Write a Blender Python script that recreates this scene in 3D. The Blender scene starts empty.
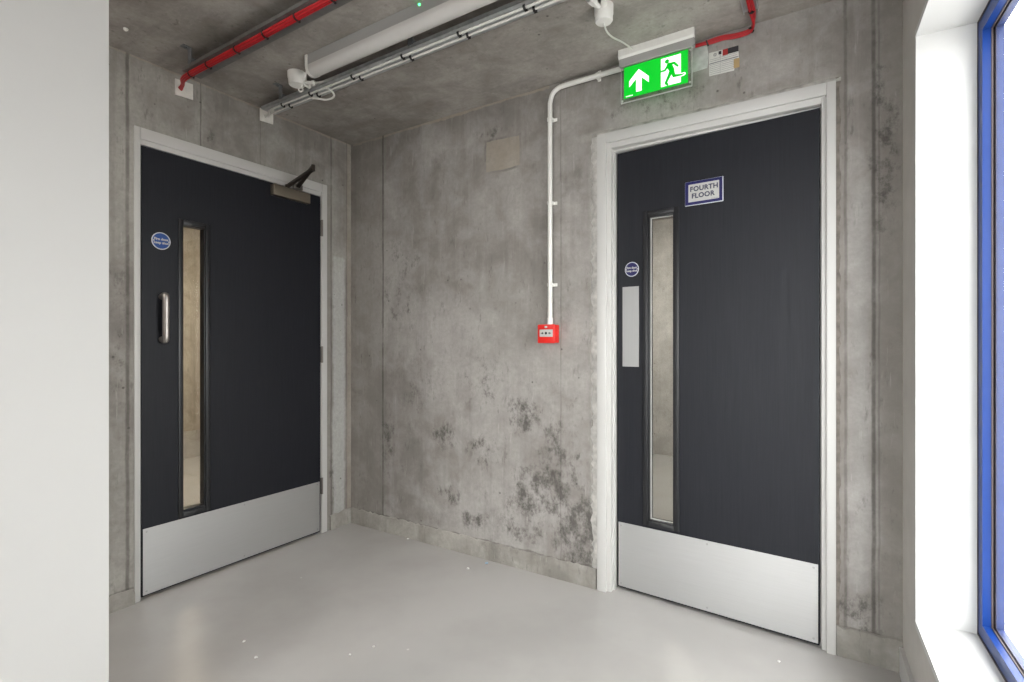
import bpy, bmesh, math, random
from mathutils import Vector, Matrix
random.seed(4)
SC = bpy.context.scene
COL = SC.collection

# ------------------------------------------------------------------ camera
F_PX = 510.6
cam_d = bpy.data.cameras.new('camera'); cam = bpy.data.objects.new('camera', cam_d); COL.objects.link(cam)
cam.location = (2.635, -2.257, 1.16)
cam.rotation_euler = (math.pi/2, 0, math.radians(31.915))
cam_d.sensor_width = 36; cam_d.lens = 36*F_PX/1024
cam_d.shift_y = 2/1024
cam_d.clip_start = 0.02
SC.camera = cam

# ------------------------------------------------------------------ world: white overcast sky
W = bpy.data.worlds.new('overcast_sky'); SC.world = W; W.use_nodes = True
nt = W.node_tree; nt.nodes.clear()
wo = nt.nodes.new('ShaderNodeOutputWorld'); bg = nt.nodes.new('ShaderNodeBackground')
tc = nt.nodes.new('ShaderNodeTexCoord'); sp = nt.nodes.new('ShaderNodeSeparateXYZ'); cr = nt.nodes.new('ShaderNodeValToRGB')
mr = nt.nodes.new('ShaderNodeMapRange'); mr.inputs[1].default_value = -1; mr.inputs[2].default_value = 1
nt.links.new(tc.outputs['Generated'], sp.inputs[0]); nt.links.new(sp.outputs[2], mr.inputs[0]); nt.links.new(mr.outputs[0], cr.inputs[0])
e = cr.color_ramp.elements
e[0].position = 0.40; e[0].color = (0.40, 0.392, 0.383, 1)
e[1].position = 0.52; e[1].color = (0.80, 0.795, 0.785, 1)
zen = cr.color_ramp.elements.new(0.85); zen.color = (1.0, 0.995, 0.985, 1)
nt.links.new(cr.outputs[0], bg.inputs[0]); bg.inputs[1].default_value = 7.8
nt.links.new(bg.outputs[0], wo.inputs[0])

SC.view_settings.view_transform = 'Standard'; SC.view_settings.look = 'None'
SC.view_settings.gamma = 1; SC.view_settings.use_curve_mapping = False
SC.view_settings.exposure = 0.68

# ------------------------------------------------------------------ node helper
class NB:
    def __init__(s, name):
        s.m = bpy.data.materials.new(name); s.m.use_nodes = True
        s.t = s.m.node_tree; s.t.nodes.clear()
        s.out = s.t.nodes.new('ShaderNodeOutputMaterial')
        s.tc = s.t.nodes.new('ShaderNodeTexCoord')
        s._xyz = None
    def n(s, k, **kw):
        x = s.t.nodes.new(k)
        for a, b in kw.items(): setattr(x, a, b)
        return x
    def put(s, sock, v):
        if isinstance(v, bpy.types.NodeSocket): s.t.links.new(v, sock)
        elif isinstance(v, (tuple, list)):
            sock.default_value = (*v, 1) if (len(v) == 3 and len(sock.default_value) == 4) else v
        else: sock.default_value = v
    def math(s, op, a, b=0.0, c=0.0, clamp=False):
        x = s.n('ShaderNodeMath', operation=op); x.use_clamp = clamp
        s.put(x.inputs[0], a); s.put(x.inputs[1], b); s.put(x.inputs[2], c)
        return x.outputs[0]
    @property
    def xyz(s):
        if s._xyz is None:
            x = s.n('ShaderNodeSeparateXYZ'); s.t.links.new(s.tc.outputs['Object'], x.inputs[0]); s._xyz = x.outputs
        return s._xyz
    def scaled(s, sc, off=(0, 0, 0)):
        x = s.n('ShaderNodeMapping'); s.t.links.new(s.tc.outputs['Object'], x.inputs[0])
        x.inputs['Scale'].default_value = sc; x.inputs['Location'].default_value = off
        return x.outputs[0]
    def noise(s, scale, detail=4, rough=0.55, vec=None, dist=0.0):
        x = s.n('ShaderNodeTexNoise'); s.put(x.inputs['Vector'], vec if vec is not None else s.tc.outputs['Object'])
        x.inputs['Scale'].default_value = scale; x.inputs['Detail'].default_value = detail
        x.inputs['Roughness'].default_value = rough; x.inputs['Distortion'].default_value = dist
        return x.outputs[0]
    def voro(s, scale, vec=None):
        x = s.n('ShaderNodeTexVoronoi'); s.put(x.inputs['Vector'], vec if vec is not None else s.tc.outputs['Object'])
        x.inputs['Scale'].default_value = scale
        return x.outputs[0], x.outputs[1]
    def ss(s, v, a, b, o0=0.0, o1=1.0):
        x = s.n('ShaderNodeMapRange', interpolation_type='SMOOTHSTEP')
        s.put(x.inputs[0], v); x.inputs[1].default_value = a; x.inputs[2].default_value = b
        x.inputs[3].default_value = o0; x.inputs[4].default_value = o1
        return x.outputs[0]
    def lin(s, v, a, b, o0=0.0, o1=1.0):
        x = s.n('ShaderNodeMapRange'); s.put(x.inputs[0], v)
        x.inputs[1].default_value = a; x.inputs[2].default_value = b; x.inputs[3].default_value = o0; x.inputs[4].default_value = o1
        return x.outputs[0]
    def mix(s, f, a, b, mode='MIX'):
        x = s.n('ShaderNodeMix', data_type='RGBA', blend_type=mode)
        s.put(x.inputs[0], f); s.put(x.inputs[6], a); s.put(x.inputs[7], b)
        return x.outputs[2]
    def bump(s, h, strength=0.3, dist=0.01, nrm=None):
        x = s.n('ShaderNodeBump'); s.put(x.inputs['Height'], h)
        x.inputs['Strength'].default_value = strength; x.inputs['Distance'].default_value = dist
        if nrm is not None: s.put(x.inputs['Normal'], nrm)
        return x.outputs[0]
    def bsdf(s, col, rough=0.5, metal=0.0, nrm=None, spec=0.5, **kw):
        x = s.n('ShaderNodeBsdfPrincipled')
        s.put(x.inputs['Base Color'], col); s.put(x.inputs['Roughness'], rough); s.put(x.inputs['Metallic'], metal)
        x.inputs['Specular IOR Level'].default_value = spec
        if nrm is not None: s.put(x.inputs['Normal'], nrm)
        for a, b in kw.items(): s.put(x.inputs[a.replace('_', ' ')], b)
        s.t.links.new(x.outputs[0], s.out.inputs[0])
        return s.m

def plain(name, col, rough=0.5, metal=0.0, var=0.06, scale=40, bump=0.0, **kw):
    b = NB(name)
    n = b.noise(scale, 3)
    f = b.lin(n, 0.3, 0.7)
    lo = tuple(c*(1-var) for c in col); hi = tuple(min(1, c*(1+var)) for c in col)
    nr = b.bump(n, bump, 0.002) if bump else None
    return b.bsdf(b.mix(f, lo, hi), rough, metal, nr, **kw)

def concrete(name, c_lo, c_hi, h='x', joints=(), strips=(), stains=(), patches=(), streak=True, pits=True,
             stain_col=(0.05, 0.046, 0.040), seed=0.0, rough=0.75, spec=0.3, dark=0.5):
    b = NB(name)
    off = (seed*3.1, seed*1.7, seed*2.3)
    vec = b.scaled((1, 1, 1), off)
    H = b.xyz[0] if h == 'x' else b.xyz[1]
    Z = b.xyz[2]
    big = b.noise(1.3, 5, 0.6, vec)
    mid = b.noise(6.0, 8, 0.65, vec, 0.4)
    fine = b.noise(55, 6, 0.7, vec)
    f = b.math('ADD', b.math('MULTIPLY', big, 0.55), b.math('MULTIPLY', mid, 0.45))
    col = b.mix(b.ss(f, 0.38, 0.62), c_lo, c_hi)
    if streak:
        sv = b.scaled((13, 13, 0.7) if h != 'c' else (3, 14, 1), off)
        st = b.noise(1.0, 6, 0.65, sv)
        col = b.mix(b.ss(st, 0.50, 0.74, 0, 0.32), col, tuple(c*0.62 for c in c_lo))
        col = b.mix(b.ss(st, 0.46, 0.28, 0, 0.22), col, tuple(min(1, c*1.25) for c in c_hi))
    wob = b.math('MULTIPLY', b.math('SUBTRACT', b.noise(9, 4, 0.6, vec), 0.5), 0.035)
    Hw = b.math('ADD', H, wob); Zw = b.math('ADD', Z, wob)
    def band(v, lo, hi, s):
        return b.math('MULTIPLY', b.ss(v, lo-s, lo+s), b.ss(v, hi-s, hi+s, 1, 0))
    for (h0, h1, z0, z1, sc, amt, soft) in strips:
        k = b.math('MULTIPLY', band(Hw, h0, h1, soft), band(Zw, z0, z1, soft))
        col = b.mix(b.math('MULTIPLY', k, amt), col, sc)
    # grime blotches
    if dark:
        gr = b.noise(3.2, 10, 0.7, b.scaled((1, 1, 0.8), (off[0]+5, off[1]+2, off[2])))
        col = b.mix(b.ss(gr, 0.56, 0.72, 0, dark), col, tuple(c*0.4 for c in c_lo))
    nk = b.noise(1.0, 9, 0.72, b.scaled((34, 34, 11), (off[0]+3, off[1]+1, off[2])))
    area = b.noise(2.1, 3, 0.5, b.scaled((1, 1, 1), (off[0]+7, off[1]+7, off[2])))
    col = b.mix(b.math('MULTIPLY', b.ss(nk, 0.56, 0.70, 0, 0.6), b.ss(area, 0.36, 0.62, 0.25, 1.0)), col, tuple(c*0.36 for c in c_lo))
    sc1 = b.noise(1.0, 7, 0.7, b.scaled((60, 60, 5), (off[0], off[1]+4, off[2])))
    col = b.mix(b.ss(sc1, 0.60, 0.72, 0, 0.35), col, tuple(min(1, c*1.5) for c in c_hi))
    sv = b.scaled((1.0, 1.0, 0.7), (off[0]+9, off[1], off[2]+4))
    sn = b.noise(16, 12, 0.78, sv)
    reg = None
    for (ch, cz, rh, rz, amt) in stains:
        dh = b.math('DIVIDE', b.math('SUBTRACT', H, ch), rh); dz = b.math('DIVIDE', b.math('SUBTRACT', Z, cz), rz)
        d = b.math('SQRT', b.math('ADD', b.math('MULTIPLY', dh, dh), b.math('MULTIPLY', dz, dz)))
        k = b.ss(d, 0.15, 1.1, amt, 0.0)
        reg = k if reg is None else b.math('MAXIMUM', reg, k)
    if reg is not None:
        s2 = b.ss(b.math('ADD', sn, b.math('MULTIPLY', reg, 0.16)), 0.55, 0.74, 0, 0.85)
        col = b.mix(b.math('MULTIPLY', s2, b.ss(reg, 0.0, 0.35)), col, stain_col)
    hgt = b.math('ADD', b.math('MULTIPLY', mid, 0.6), b.math('MULTIPLY', fine, 0.4))
    lines = None
    for (x0, w, amt) in joints:
        wj = b.math('MULTIPLY', b.math('SUBTRACT', b.noise(5, 5, 0.7, vec), 0.5), 0.012)
        d = b.math('ABSOLUTE', b.math('SUBTRACT', b.math('ADD', H, wj), x0))
        k = b.math('MULTIPLY', b.ss(d, w*0.4, w*1.5, amt, 0), b.ss(b.noise(7, 6, 0.7, vec), 0.32, 0.55, 0.45, 1.0))
        lines = k if lines is None else b.math('MAXIMUM', lines, k)
    if lines is not None:
        col = b.mix(lines, col, (0.05, 0.045, 0.038))
        hgt = b.math('SUBTRACT', hgt, b.math('MULTIPLY', lines, 0.6))
    for (h0, h1, z0, z1, sc, amt) in patches:
        wp = b.math('MULTIPLY', wob, 0.8)
        hh = b.math('ADD', H, wp); zz = b.math('ADD', Z, wp)
        k = b.math('MULTIPLY', band(hh, h0, h1, 0.003), band(zz, z0, z1, 0.003))
        ko = b.math('MULTIPLY', band(hh, h0-.012, h1+.012, 0.006), band(zz, z0-.012, z1+.012, 0.006))
        col = b.mix(b.math('MULTIPLY', b.math('MULTIPLY', b.math('SUBTRACT', ko, k, clamp=True), b.ss(mid, 0.42, 0.6)), 0.6), col, (0.08, 0.072, 0.06))
        col = b.mix(b.math('MULTIPLY', k, amt), col, sc)
    if pits:
        d, rc = b.voro(11, vec)
        sx = b.n('ShaderNodeSeparateXYZ'); b.put(sx.inputs[0], rc)
        k = b.math('MULTIPLY', b.ss(d, 0.035, 0.075, 1, 0), b.ss(sx.outputs[0], 0.62, 0.64))
        col = b.mix(b.math('MULTIPLY', k, 0.7), col, (0.05, 0.045, 0.04))
        hgt = b.math('SUBTRACT', hgt, k)
    col = b.mix(b.lin(fine, 0.3, 0.7, 0, 0.35), col, tuple(c*0.78 for c in c_lo))
    return b.bsdf(col, rough, 0, b.bump(hgt, 0.35, 0.006), spec)

# ------------------------------------------------------------------ materials
CL, CH = (0.222, 0.203, 0.188), (0.385, 0.364, 0.349)
M = {}
M['conc_back'] = concrete('cast_concrete_back_wall', CL, CH, 'x',
    joints=[(0.29, 0.006, 0.75), (1.512, 0.003, 0.35), (2.684, 0.005, 0.5), (2.769, 0.006, 0.75), (2.785, 0.003, 0.35)],
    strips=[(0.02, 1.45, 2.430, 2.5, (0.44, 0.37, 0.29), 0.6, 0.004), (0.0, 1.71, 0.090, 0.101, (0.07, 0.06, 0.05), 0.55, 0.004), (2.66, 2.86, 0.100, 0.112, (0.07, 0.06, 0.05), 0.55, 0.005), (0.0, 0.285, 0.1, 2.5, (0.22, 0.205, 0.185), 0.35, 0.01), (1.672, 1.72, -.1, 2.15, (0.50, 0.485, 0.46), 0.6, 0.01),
            (1.62, 2.66, 2.12, 2.155, (0.42, 0.40, 0.37), 0.6, 0.01), (2.655, 2.683, 0, 2.17, (0.19, 0.17, 0.15), 0.45, 0.006),
            (2.70, 2.757, 0.25, 1.75, (0.44, 0.43, 0.42), 0.45, 0.03), (2.79, 2.87, 0, 2.5, (0.22, 0.20, 0.18), 0.5, 0.01),
            (1.0, 1.62, 0.9, 1.5, (0.40, 0.385, 0.365), 0.3, 0.12)],
    stains=[(1.30, 0.79, 0.16, 0.13, 1.0), (0.78, 0.64, 0.12, 0.12, 0.8), (1.05, 0.58, 0.16, 0.12, 0.65), (1.45, 0.45, 0.25, 0.22, 0.95),
            (1.31, 0.35, 0.16, 0.2, 0.9), (1.60, 0.25, 0.2, 0.3, 1.0), (1.5, 0.62, 0.16, 0.25, 0.8), (1.05, 0.95, 0.3, 0.25, 0.35), (0.6, 0.9, 0.25, 0.3, 0.3), (1.25, 0.2, .3, .1, .6), (0.96, 0.19, 0.16, 0.07, 1.0), (0.80, 0.3, 0.14, 0.08, 0.75), (0.33, 0.56, 0.08, 0.3, 0.85),
            (0.45, 1.5, 0.25, 0.5, 0.4), (1.1, 2.28, 0.18, 0.05, 0.7), (2.72, 0.16, 0.2, 0.12, 0.75), (2.80, 1.9, 0.07, 0.5, 0.6), (2.0, 2.23, .35, .08, .5)],
    patches=[(1.065, 1.275, 2.075, 2.235, (0.37, 0.315, 0.25), 0.62)], seed=1.0)
M['conc_left'] = concrete('cast_concrete_left_wall', CL, (0.40, 0.385, 0.355), 'y',
    joints=[(-0.93, 0.003, 0.6), (-0.62, 0.003, 0.3), (-0.155, 0.005, 0.55), (-1.24, 0.007, 0.6), (-0.035, 0.004, 0.4), (-0.985+0.0, 0.002, 0.0)],
    strips=[(-1.6, 0.0, 2.432, 2.5, (0.40, 0.34, 0.27), 0.5, 0.004), (-0.17, 0.0, 0.086, 0.097, (0.07, 0.06, 0.05), 0.5, 0.004), (-1.6, -1.21, 0.062, 0.072, (0.07, 0.06, 0.05), 0.5, 0.004), (-0.14, -0.05, 0.05, 1.7, (0.52, 0.52, 0.51), 0.7, 0.01), (-0.035, 0.03, 0.1, 2.44, (0.42, 0.36, 0.28), 0.35, 0.008), (-0.19, -0.15, 0.0, 2.14, (0.27, 0.25, 0.225), 0.6, 0.005)],
    stains=[(-1.27, 1.2, 0.06, 0.5, 0.4), (-0.9, 2.2, 0.1, 0.06, 0.5), (-0.15, 0.3, 0.03, 0.3, 0.6)], seed=2.4, dark=0.35)
M['mortar'] = plain('rough_pale_mortar', (0.40, 0.385, 0.36), 0.85, var=0.3, scale=22, bump=0.5)
M['mortar_pale'] = plain('pale_grey_mortar', (0.50, 0.485, 0.46), 0.85, var=0.25, scale=30, bump=0.4)
M['mortar_dark'] = plain('dark_brown_mortar', (0.17, 0.150, 0.132), 0.85, var=0.3, scale=30, bump=0.4)
M['conc_ceiling'] = concrete('cast_concrete_soffit', (0.24, 0.218, 0.198), (0.42, 0.392, 0.364), 'c', stains=(), seed=3.7, dark=0.4, streak=True)
M['conc_kicker'] = concrete('rough_concrete_kicker', (0.22, 0.205, 0.185), (0.40, 0.38, 0.35), 'x', seed=5.2, dark=0.5, streak=True)
M['conc_room'] = concrete('warm_concrete_beyond', (0.36, 0.315, 0.26), (0.58, 0.525, 0.45), 'x', seed=6.1, dark=0.15)
M['conc_room_grey'] = concrete('grey_concrete_beyond', (0.42, 0.395, 0.36), (0.62, 0.59, 0.55), 'x', seed=7.3, dark=0.1)

def floor_mat():
    b = NB('grey_painted_floor')
    n = b.noise(1.1, 5, 0.6); n2 = b.noise(3.5, 3, 0.5); n3 = b.noise(120, 3)
    c = b.mix(b.ss(n, 0.35, 0.65), (0.40, 0.385, 0.37), (0.455, 0.44, 0.425))
    c = b.mix(b.lin(n2, 0.4, 0.7, 0, 0.15), c, (0.40, 0.38, 0.36))
    d, rc = b.voro(7)
    sx = b.n('ShaderNodeSeparateXYZ'); b.put(sx.inputs[0], rc)
    k = b.math('MULTIPLY', b.ss(d, 0.02, 0.05, 1, 0), b.ss(sx.outputs[0], 0.72, 0.74))
    c = b.mix(b.math('MULTIPLY', k, 0.6), c, (0.72, 0.70, 0.67))
    r = 0.27
    hh = b.math('ADD', b.math('MULTIPLY', n2, 0.7), b.math('MULTIPLY', n3, 0.1))
    return b.bsdf(c, r, 0, b.bump(hh, 0.10, 0.004), 0.5)
M['floor'] = floor_mat()
M['white_wall'] = plain('white_emulsion', (0.54, 0.535, 0.527), 0.6, var=0.012, scale=3)
M['grey_plaster'] = plain('pale_grey_plaster', (0.56, 0.535, 0.505), 0.7, var=0.04, scale=12, bump=0.15)
M['reveal_white'] = plain('white_reveal_lining', (0.64, 0.64, 0.635), 0.4, var=0.01, scale=5)
M['frame_white'] = plain('white_gloss_timber', (0.52, 0.513, 0.50), 0.38, var=0.01, scale=6)

def door_mat():
    b = NB('anthracite_woodgrain_laminate')
    g = b.noise(1.0, 6, 0.7, b.scaled((230, 230, 5)))
    g2 = b.noise(1.0, 3, 0.5, b.scaled((60, 60, 2)))
    c = b.mix(b.lin(g, 0.3, 0.7), (0.008, 0.0088, 0.0125), (0.014, 0.0150, 0.0205))
    hh = b.math('ADD', g, b.math('MULTIPLY', g2, 0.5))
    return b.bsdf(c, b.lin(g2, 0.3, 0.7, 0.44, 0.52), 0, b.bump(hh, 0.2, 0.0012), 0.26)
M['door'] = door_mat()
M['bead'] = plain('dark_grey_glazing_bead', (0.010, 0.0105, 0.013), 0.35, var=0.1)
def brushed(name, col, rough, vert=False):
    b = NB(name)
    g = b.noise(1.0, 4, 0.6, b.scaled((300, 300, 6) if vert else (6, 6, 300)))
    c = b.mix(b.lin(g, 0.3, 0.7), tuple(x*0.93 for x in col), col)
    return b.bsdf(c, b.lin(g, 0.3, 0.7, rough-0.04, rough+0.05), 0.85, b.bump(g, 0.06, 0.0005), 0.5)
M['steel'] = brushed('satin_stainless_plate', (0.56, 0.56, 0.56), 0.42)
M['steel_push'] = brushed('dull_stainless_push_plate', (0.42, 0.42, 0.42), 0.45, True)
M['steel_handle'] = brushed('brushed_stainless_handle', (0.44, 0.41, 0.385), 0.33, True)
M['closer'] = brushed('champagne_anodised_closer', (0.26, 0.225, 0.18), 0.4)
M['closer_arm'] = brushed('dark_steel_arm', (0.07, 0.058, 0.050), 0.35)
M['hinge'] = brushed('hinge_steel', (0.20, 0.185, 0.17), 0.4, True)
M['screw'] = plain('screw_head', (0.42, 0.42, 0.42), 0.4, 0.8)
M['galv'] = plain('galvanised_steel', (0.52, 0.53, 0.54), 0.45, 0.75, var=0.15, scale=30)
M['bracket'] = plain('weathered_grey_bracket', (0.20, 0.21, 0.22), 0.5, 0.5, var=0.15, scale=30)
M['galv_shaded'] = plain('shaded_galvanised_steel', (0.17, 0.165, 0.16), 0.5, 0.4, var=0.15, scale=30)  # shade on the red-cable tray put into a darker steel colour
M['red'] = plain('red_cable_sheath', (0.42, 0.008, 0.014), 0.42)
M['white_cable'] = plain('white_cable_sheath', (0.70, 0.69, 0.66), 0.4)
M['black'] = plain('black_nylon', (0.012, 0.012, 0.012), 0.45)
M['white_pvc'] = plain('white_pvc', (0.74, 0.73, 0.70), 0.38, var=0.02)
M['lum_body'] = plain('grey_luminaire_body', (0.32, 0.315, 0.305), 0.45, var=0.02)
M['diffuser'] = plain('opal_diffuser', (0.54, 0.525, 0.505), 0.35, var=0.01)
M['batt'] = plain('white_fire_batt', (0.72, 0.70, 0.66), 0.8, var=0.06, scale=60, bump=0.3)
M['patch'] = plain('pale_filler', (0.50, 0.51, 0.50), 0.7, var=0.18, scale=35, bump=0.2)
M['mcp_red'] = plain('red_call_point_plastic', (0.70, 0.02, 0.015), 0.3)
M['paper'] = plain('white_paper', (0.62, 0.61, 0.59), 0.7, var=0.05)
M['ink'] = plain('grey_ink', (0.22, 0.22, 0.24), 0.7)
M['ink_dark'] = plain('black_ink', (0.02, 0.02, 0.025), 0.6)
M['ink_red'] = plain('red_ink', (0.35, 0.02, 0.02), 0.6)
M['tan'] = plain('tan_tape', (0.42, 0.29, 0.14), 0.6)
M['sign_blue'] = plain('navy_blue_sign', (0.003, 0.004, 0.085), 0.35)
M['sign_blue2'] = plain('mid_blue_sign', (0.008, 0.06, 0.26), 0.3)
M['sign_white'] = plain('white_sign_face', (0.48, 0.48, 0.465), 0.4, var=0.02)
M['sign_rim'] = plain('silver_white_rim', (0.55, 0.57, 0.62), 0.35)
M['letter'] = plain('dark_blue_black_lettering', (0.03, 0.03, 0.07), 0.5)
M['blue_frame'] = plain('blue_powder_coated_frame', (0.004, 0.032, 0.18), 0.32, spec=0.3, var=0.02)
M['frame_out'] = plain('outer_frame_reflection_tint', (0.05, 0.062, 0.13), 0.35, spec=0.3)  # paler blue stands in for the frame's reflection in the glass
M['gasket'] = plain('dark_rubber_gasket', (0.05, 0.035, 0.035), 0.6)
M['crumb'] = plain('plaster_crumb', (0.72, 0.71, 0.69), 0.8, var=0.15)
M['crumb_blue'] = plain('blue_paint_fleck', (0.30, 0.42, 0.55), 0.8)

def glass(name, tint=(0.97, 0.98, 0.975), gloss=1.0):
    b = NB(name)
    fr = b.n('ShaderNodeFresnel'); geo = b.n('ShaderNodeNewGeometry')
    # the back face of the pane sees the same air-to-glass step as its front
    b.put(fr.inputs[0], b.lin(geo.outputs['Backfacing'], 0, 1, 1.45, 1/1.45))
    tr = b.n('ShaderNodeBsdfTransparent'); tr.inputs[0].default_value = (*tint, 1)
    gl = b.n('ShaderNodeBsdfGlossy'); gl.inputs['Roughness'].default_value = 0.02
    b.put(gl.inputs[0], b.mix(b.noise(2, 2), (0.98, 0.98, 0.98), (1, 1, 1)))
    mx = b.n('ShaderNodeMixShader'); b.put(mx.inputs[0], b.math('MULTIPLY', fr.outputs[0], gloss))
    b.t.links.new(tr.outputs[0], mx.inputs[1]); b.t.links.new(gl.outputs[0], mx.inputs[2])
    b.t.links.new(mx.outputs[0], b.out.inputs[0])
    return b.m
M['glass'] = glass('clear_glass')
M['door_glass'] = glass('fire_glass', (0.93, 0.94, 0.92))
M['acrylic'] = glass('clear_acrylic', (0.86, 0.88, 0.86))
def emis(name, col, st, base=None):
    b = NB(name)
    n = b.lin(b.noise(25, 2), 0.3, 0.7)
    c = b.mix(n, tuple(x*0.96 for x in col), col)
    return b.bsdf(base or col, 0.35, 0, None, 0.4, Emission_Color=c, Emission_Strength=st)
M['exit_green'] = emis('backlit_green', (0.0, 0.50, 0.012), 0.62, (0.0, 0.25, 0.02))
M['exit_white'] = emis('backlit_white', (0.97, 1.0, 0.95), 0.75, (0.6, 0.6, 0.6))
M['led'] = emis('green_led', (0.05, 1.0, 0.2), 4.0)
M['fill_warm'] = emis('warm_fill_diffuser', (1.0, 0.87, 0.71), 140.0)
M['fill_white'] = emis('white_fill_diffuser', (1.0, 0.96, 0.91), 105.0)

M['fill_soft'] = emis('soft_fill_diffuser', (1.0, 0.95, 0.89), 62.0)
# ------------------------------------------------------------------ mesh helpers
def box(bm, x0, x1, y0, y1, z0, z1, bev=0.0, seg=2):
    vs = [bm.verts.new(p) for p in ((x0,y0,z0),(x1,y0,z0),(x1,y1,z0),(x0,y1,z0),(x0,y0,z1),(x1,y0,z1),(x1,y1,z1),(x0,y1,z1))]
    fs = [bm.faces.new([vs[i] for i in f]) for f in ((0,3,2,1),(4,5,6,7),(0,1,5,4),(1,2,6,5),(2,3,7,6),(3,0,4,7))]
    if bev:
        es = list({e for f in fs for e in f.edges})
        bmesh.ops.bevel(bm, geom=es, offset=bev, segments=seg, affect='EDGES', profile=0.6)
def prism(bm, poly, a0, a1, axis='z'):
    """extrude a 2-D outline along an axis. axis z: (x,y); y: (x,z); x: (y,z)"""
    def P(p, a): return {'z': (p[0], p[1], a), 'y': (p[0], a, p[1]), 'x': (a, p[0], p[1])}[axis]
    lo = [bm.verts.new(P(p, a0)) for p in poly]; hi = [bm.verts.new(P(p, a1)) for p in poly]
    n = len(poly)
    bm.faces.new(lo); bm.faces.new(hi)
    for i in range(n): bm.faces.new((lo[i], lo[(i+1) % n], hi[(i+1) % n], hi[i]))
def ring(b_, u0, u1, z0, z1, w, d0, d1, axis, bev=0.002, bottom=True, wl=None, wr=None, wt=None):
    wl = wl or w; wr = wr or w; wt = wt or w
    def bx(a0, a1, c0, c1):
        if axis == 'x': box(b_, a0, a1, min(d0, d1), max(d0, d1), c0, c1, bev)
        else: box(b_, min(d0, d1), max(d0, d1), a0, a1, c0, c1, bev)
    bx(u0, u0+wl, z0, z1); bx(u1-wr, u1, z0, z1); bx(u0+wl, u1-wr, z1-wt, z1)
    if bottom: bx(u0+wl, u1-wr, z0, z0+w)

def smooth_pts(pts, sub=6):
    P = [Vector(p) for p in pts]
    if len(P) < 3: return P
    out = []
    for i in range(len(P)-1):
        p0 = P[max(i-1, 0)]; p1 = P[i]; p2 = P[i+1]; p3 = P[min(i+2, len(P)-1)]
        for k in range(sub):
            t = k/sub
            out.append(0.5*((2*p1) + (p2-p0)*t + (2*p0-5*p1+4*p2-p3)*t*t + (3*p1-p0-3*p2+p3)*t**3))
    out.append(P[-1]); return out
def tube(bm, pts, r, seg=12, sub=6, smooth=True, radii=None):
    P = smooth_pts(pts, sub) if smooth else [Vector(p) for p in pts]
    n = len(P); rings = []; up = None
    for i in range(n):
        t = (P[min(i+1, n-1)]-P[max(i-1, 0)]).normalized()
        if up is None:
            up = Vector((0, 0, 1)) if abs(t.z) < 0.9 else Vector((0, 1, 0))
        a = t.cross(up).normalized(); b_ = a.cross(t).normalized(); up = b_
        rr = r if radii is None else radii[0]+(radii[1]-radii[0])*i/(n-1)
        rings.append([bm.verts.new(P[i]+a*rr*math.cos(2*math.pi*k/seg)+b_*rr*math.sin(2*math.pi*k/seg)) for k in range(seg)])
    for i in range(n-1):
        for k in range(seg):
            f = bm.faces.new((rings[i][k], rings[i][(k+1) % seg], rings[i+1][(k+1) % seg], rings[i+1][k])); f.smooth = True
    bm.faces.new(rings[0]); bm.faces.new(rings[-1])
def lathe(bm, prof, mat4, seg=28):
    rings = []
    for (r, h) in prof:
        if r < 1e-6: rings.append([bm.verts.new(mat4 @ Vector((0, 0, h)))])
        else: rings.append([bm.verts.new(mat4 @ Vector((r*math.cos(2*math.pi*k/seg), r*math.sin(2*math.pi*k/seg), h))) for k in range(seg)])
    for a, b_ in zip(rings, rings[1:]):
        for k in range(seg):
            k2 = (k+1) % seg
            va = [a[0]] if len(a) == 1 else [a[k], a[k2]]
            vb = [b_[0]] if len(b_) == 1 else [b_[k2], b_[k]]
            f = bm.faces.new(va+vb); f.smooth = True
    for rr in (rings[0], rings[-1]):
        if len(rr) > 1: bm.faces.new(rr)

def tag(o, label=None, cat=None, group=None, kind=None):
    if label: o['label'] = label
    if cat: o['category'] = cat
    if group: o['group'] = group
    if kind: o['kind'] = kind
    return o
WL = {}
XF = [None]     # placement applied while the parts of a slightly open leaf or a hung sign are built
def empty(name, loc, label=None, cat=None, group=None, kind=None):
    if XF[0] is not None: loc = tuple(XF[0] @ Vector(loc))
    o = bpy.data.objects.new(name, None); COL.objects.link(o); o.location = loc; o.empty_display_size = 0.05
    WL[o] = Vector(loc)
    return tag(o, label, cat, group, kind)
def obj(name, bm, mat, parent=None, label=None, cat=None, group=None, kind=None, origin=None):
    """vertices are given in world coordinates; origin = base point"""
    if XF[0] is not None: bmesh.ops.transform(bm, matrix=XF[0], verts=bm.verts[:])
    bmesh.ops.recalc_face_normals(bm, faces=bm.faces[:])
    o_w = Vector(origin) if origin is not None else (WL[parent] if parent else Vector((0, 0, 0)))
    bmesh.ops.translate(bm, verts=bm.verts[:], vec=-o_w)
    me = bpy.data.meshes.new(name); bm.to_mesh(me); bm.free(); me.set_sharp_from_angle(angle=math.radians(38))
    me.materials.append(M[mat] if isinstance(mat, str) else mat)
    o = bpy.data.objects.new(name, me); COL.objects.link(o)
    WL[o] = o_w
    if parent: o.parent = parent; o.location = o_w-WL[parent]
    else: o.location = o_w
    return tag(o, label, cat, group, kind)
def B(): return bmesh.new()
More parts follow.
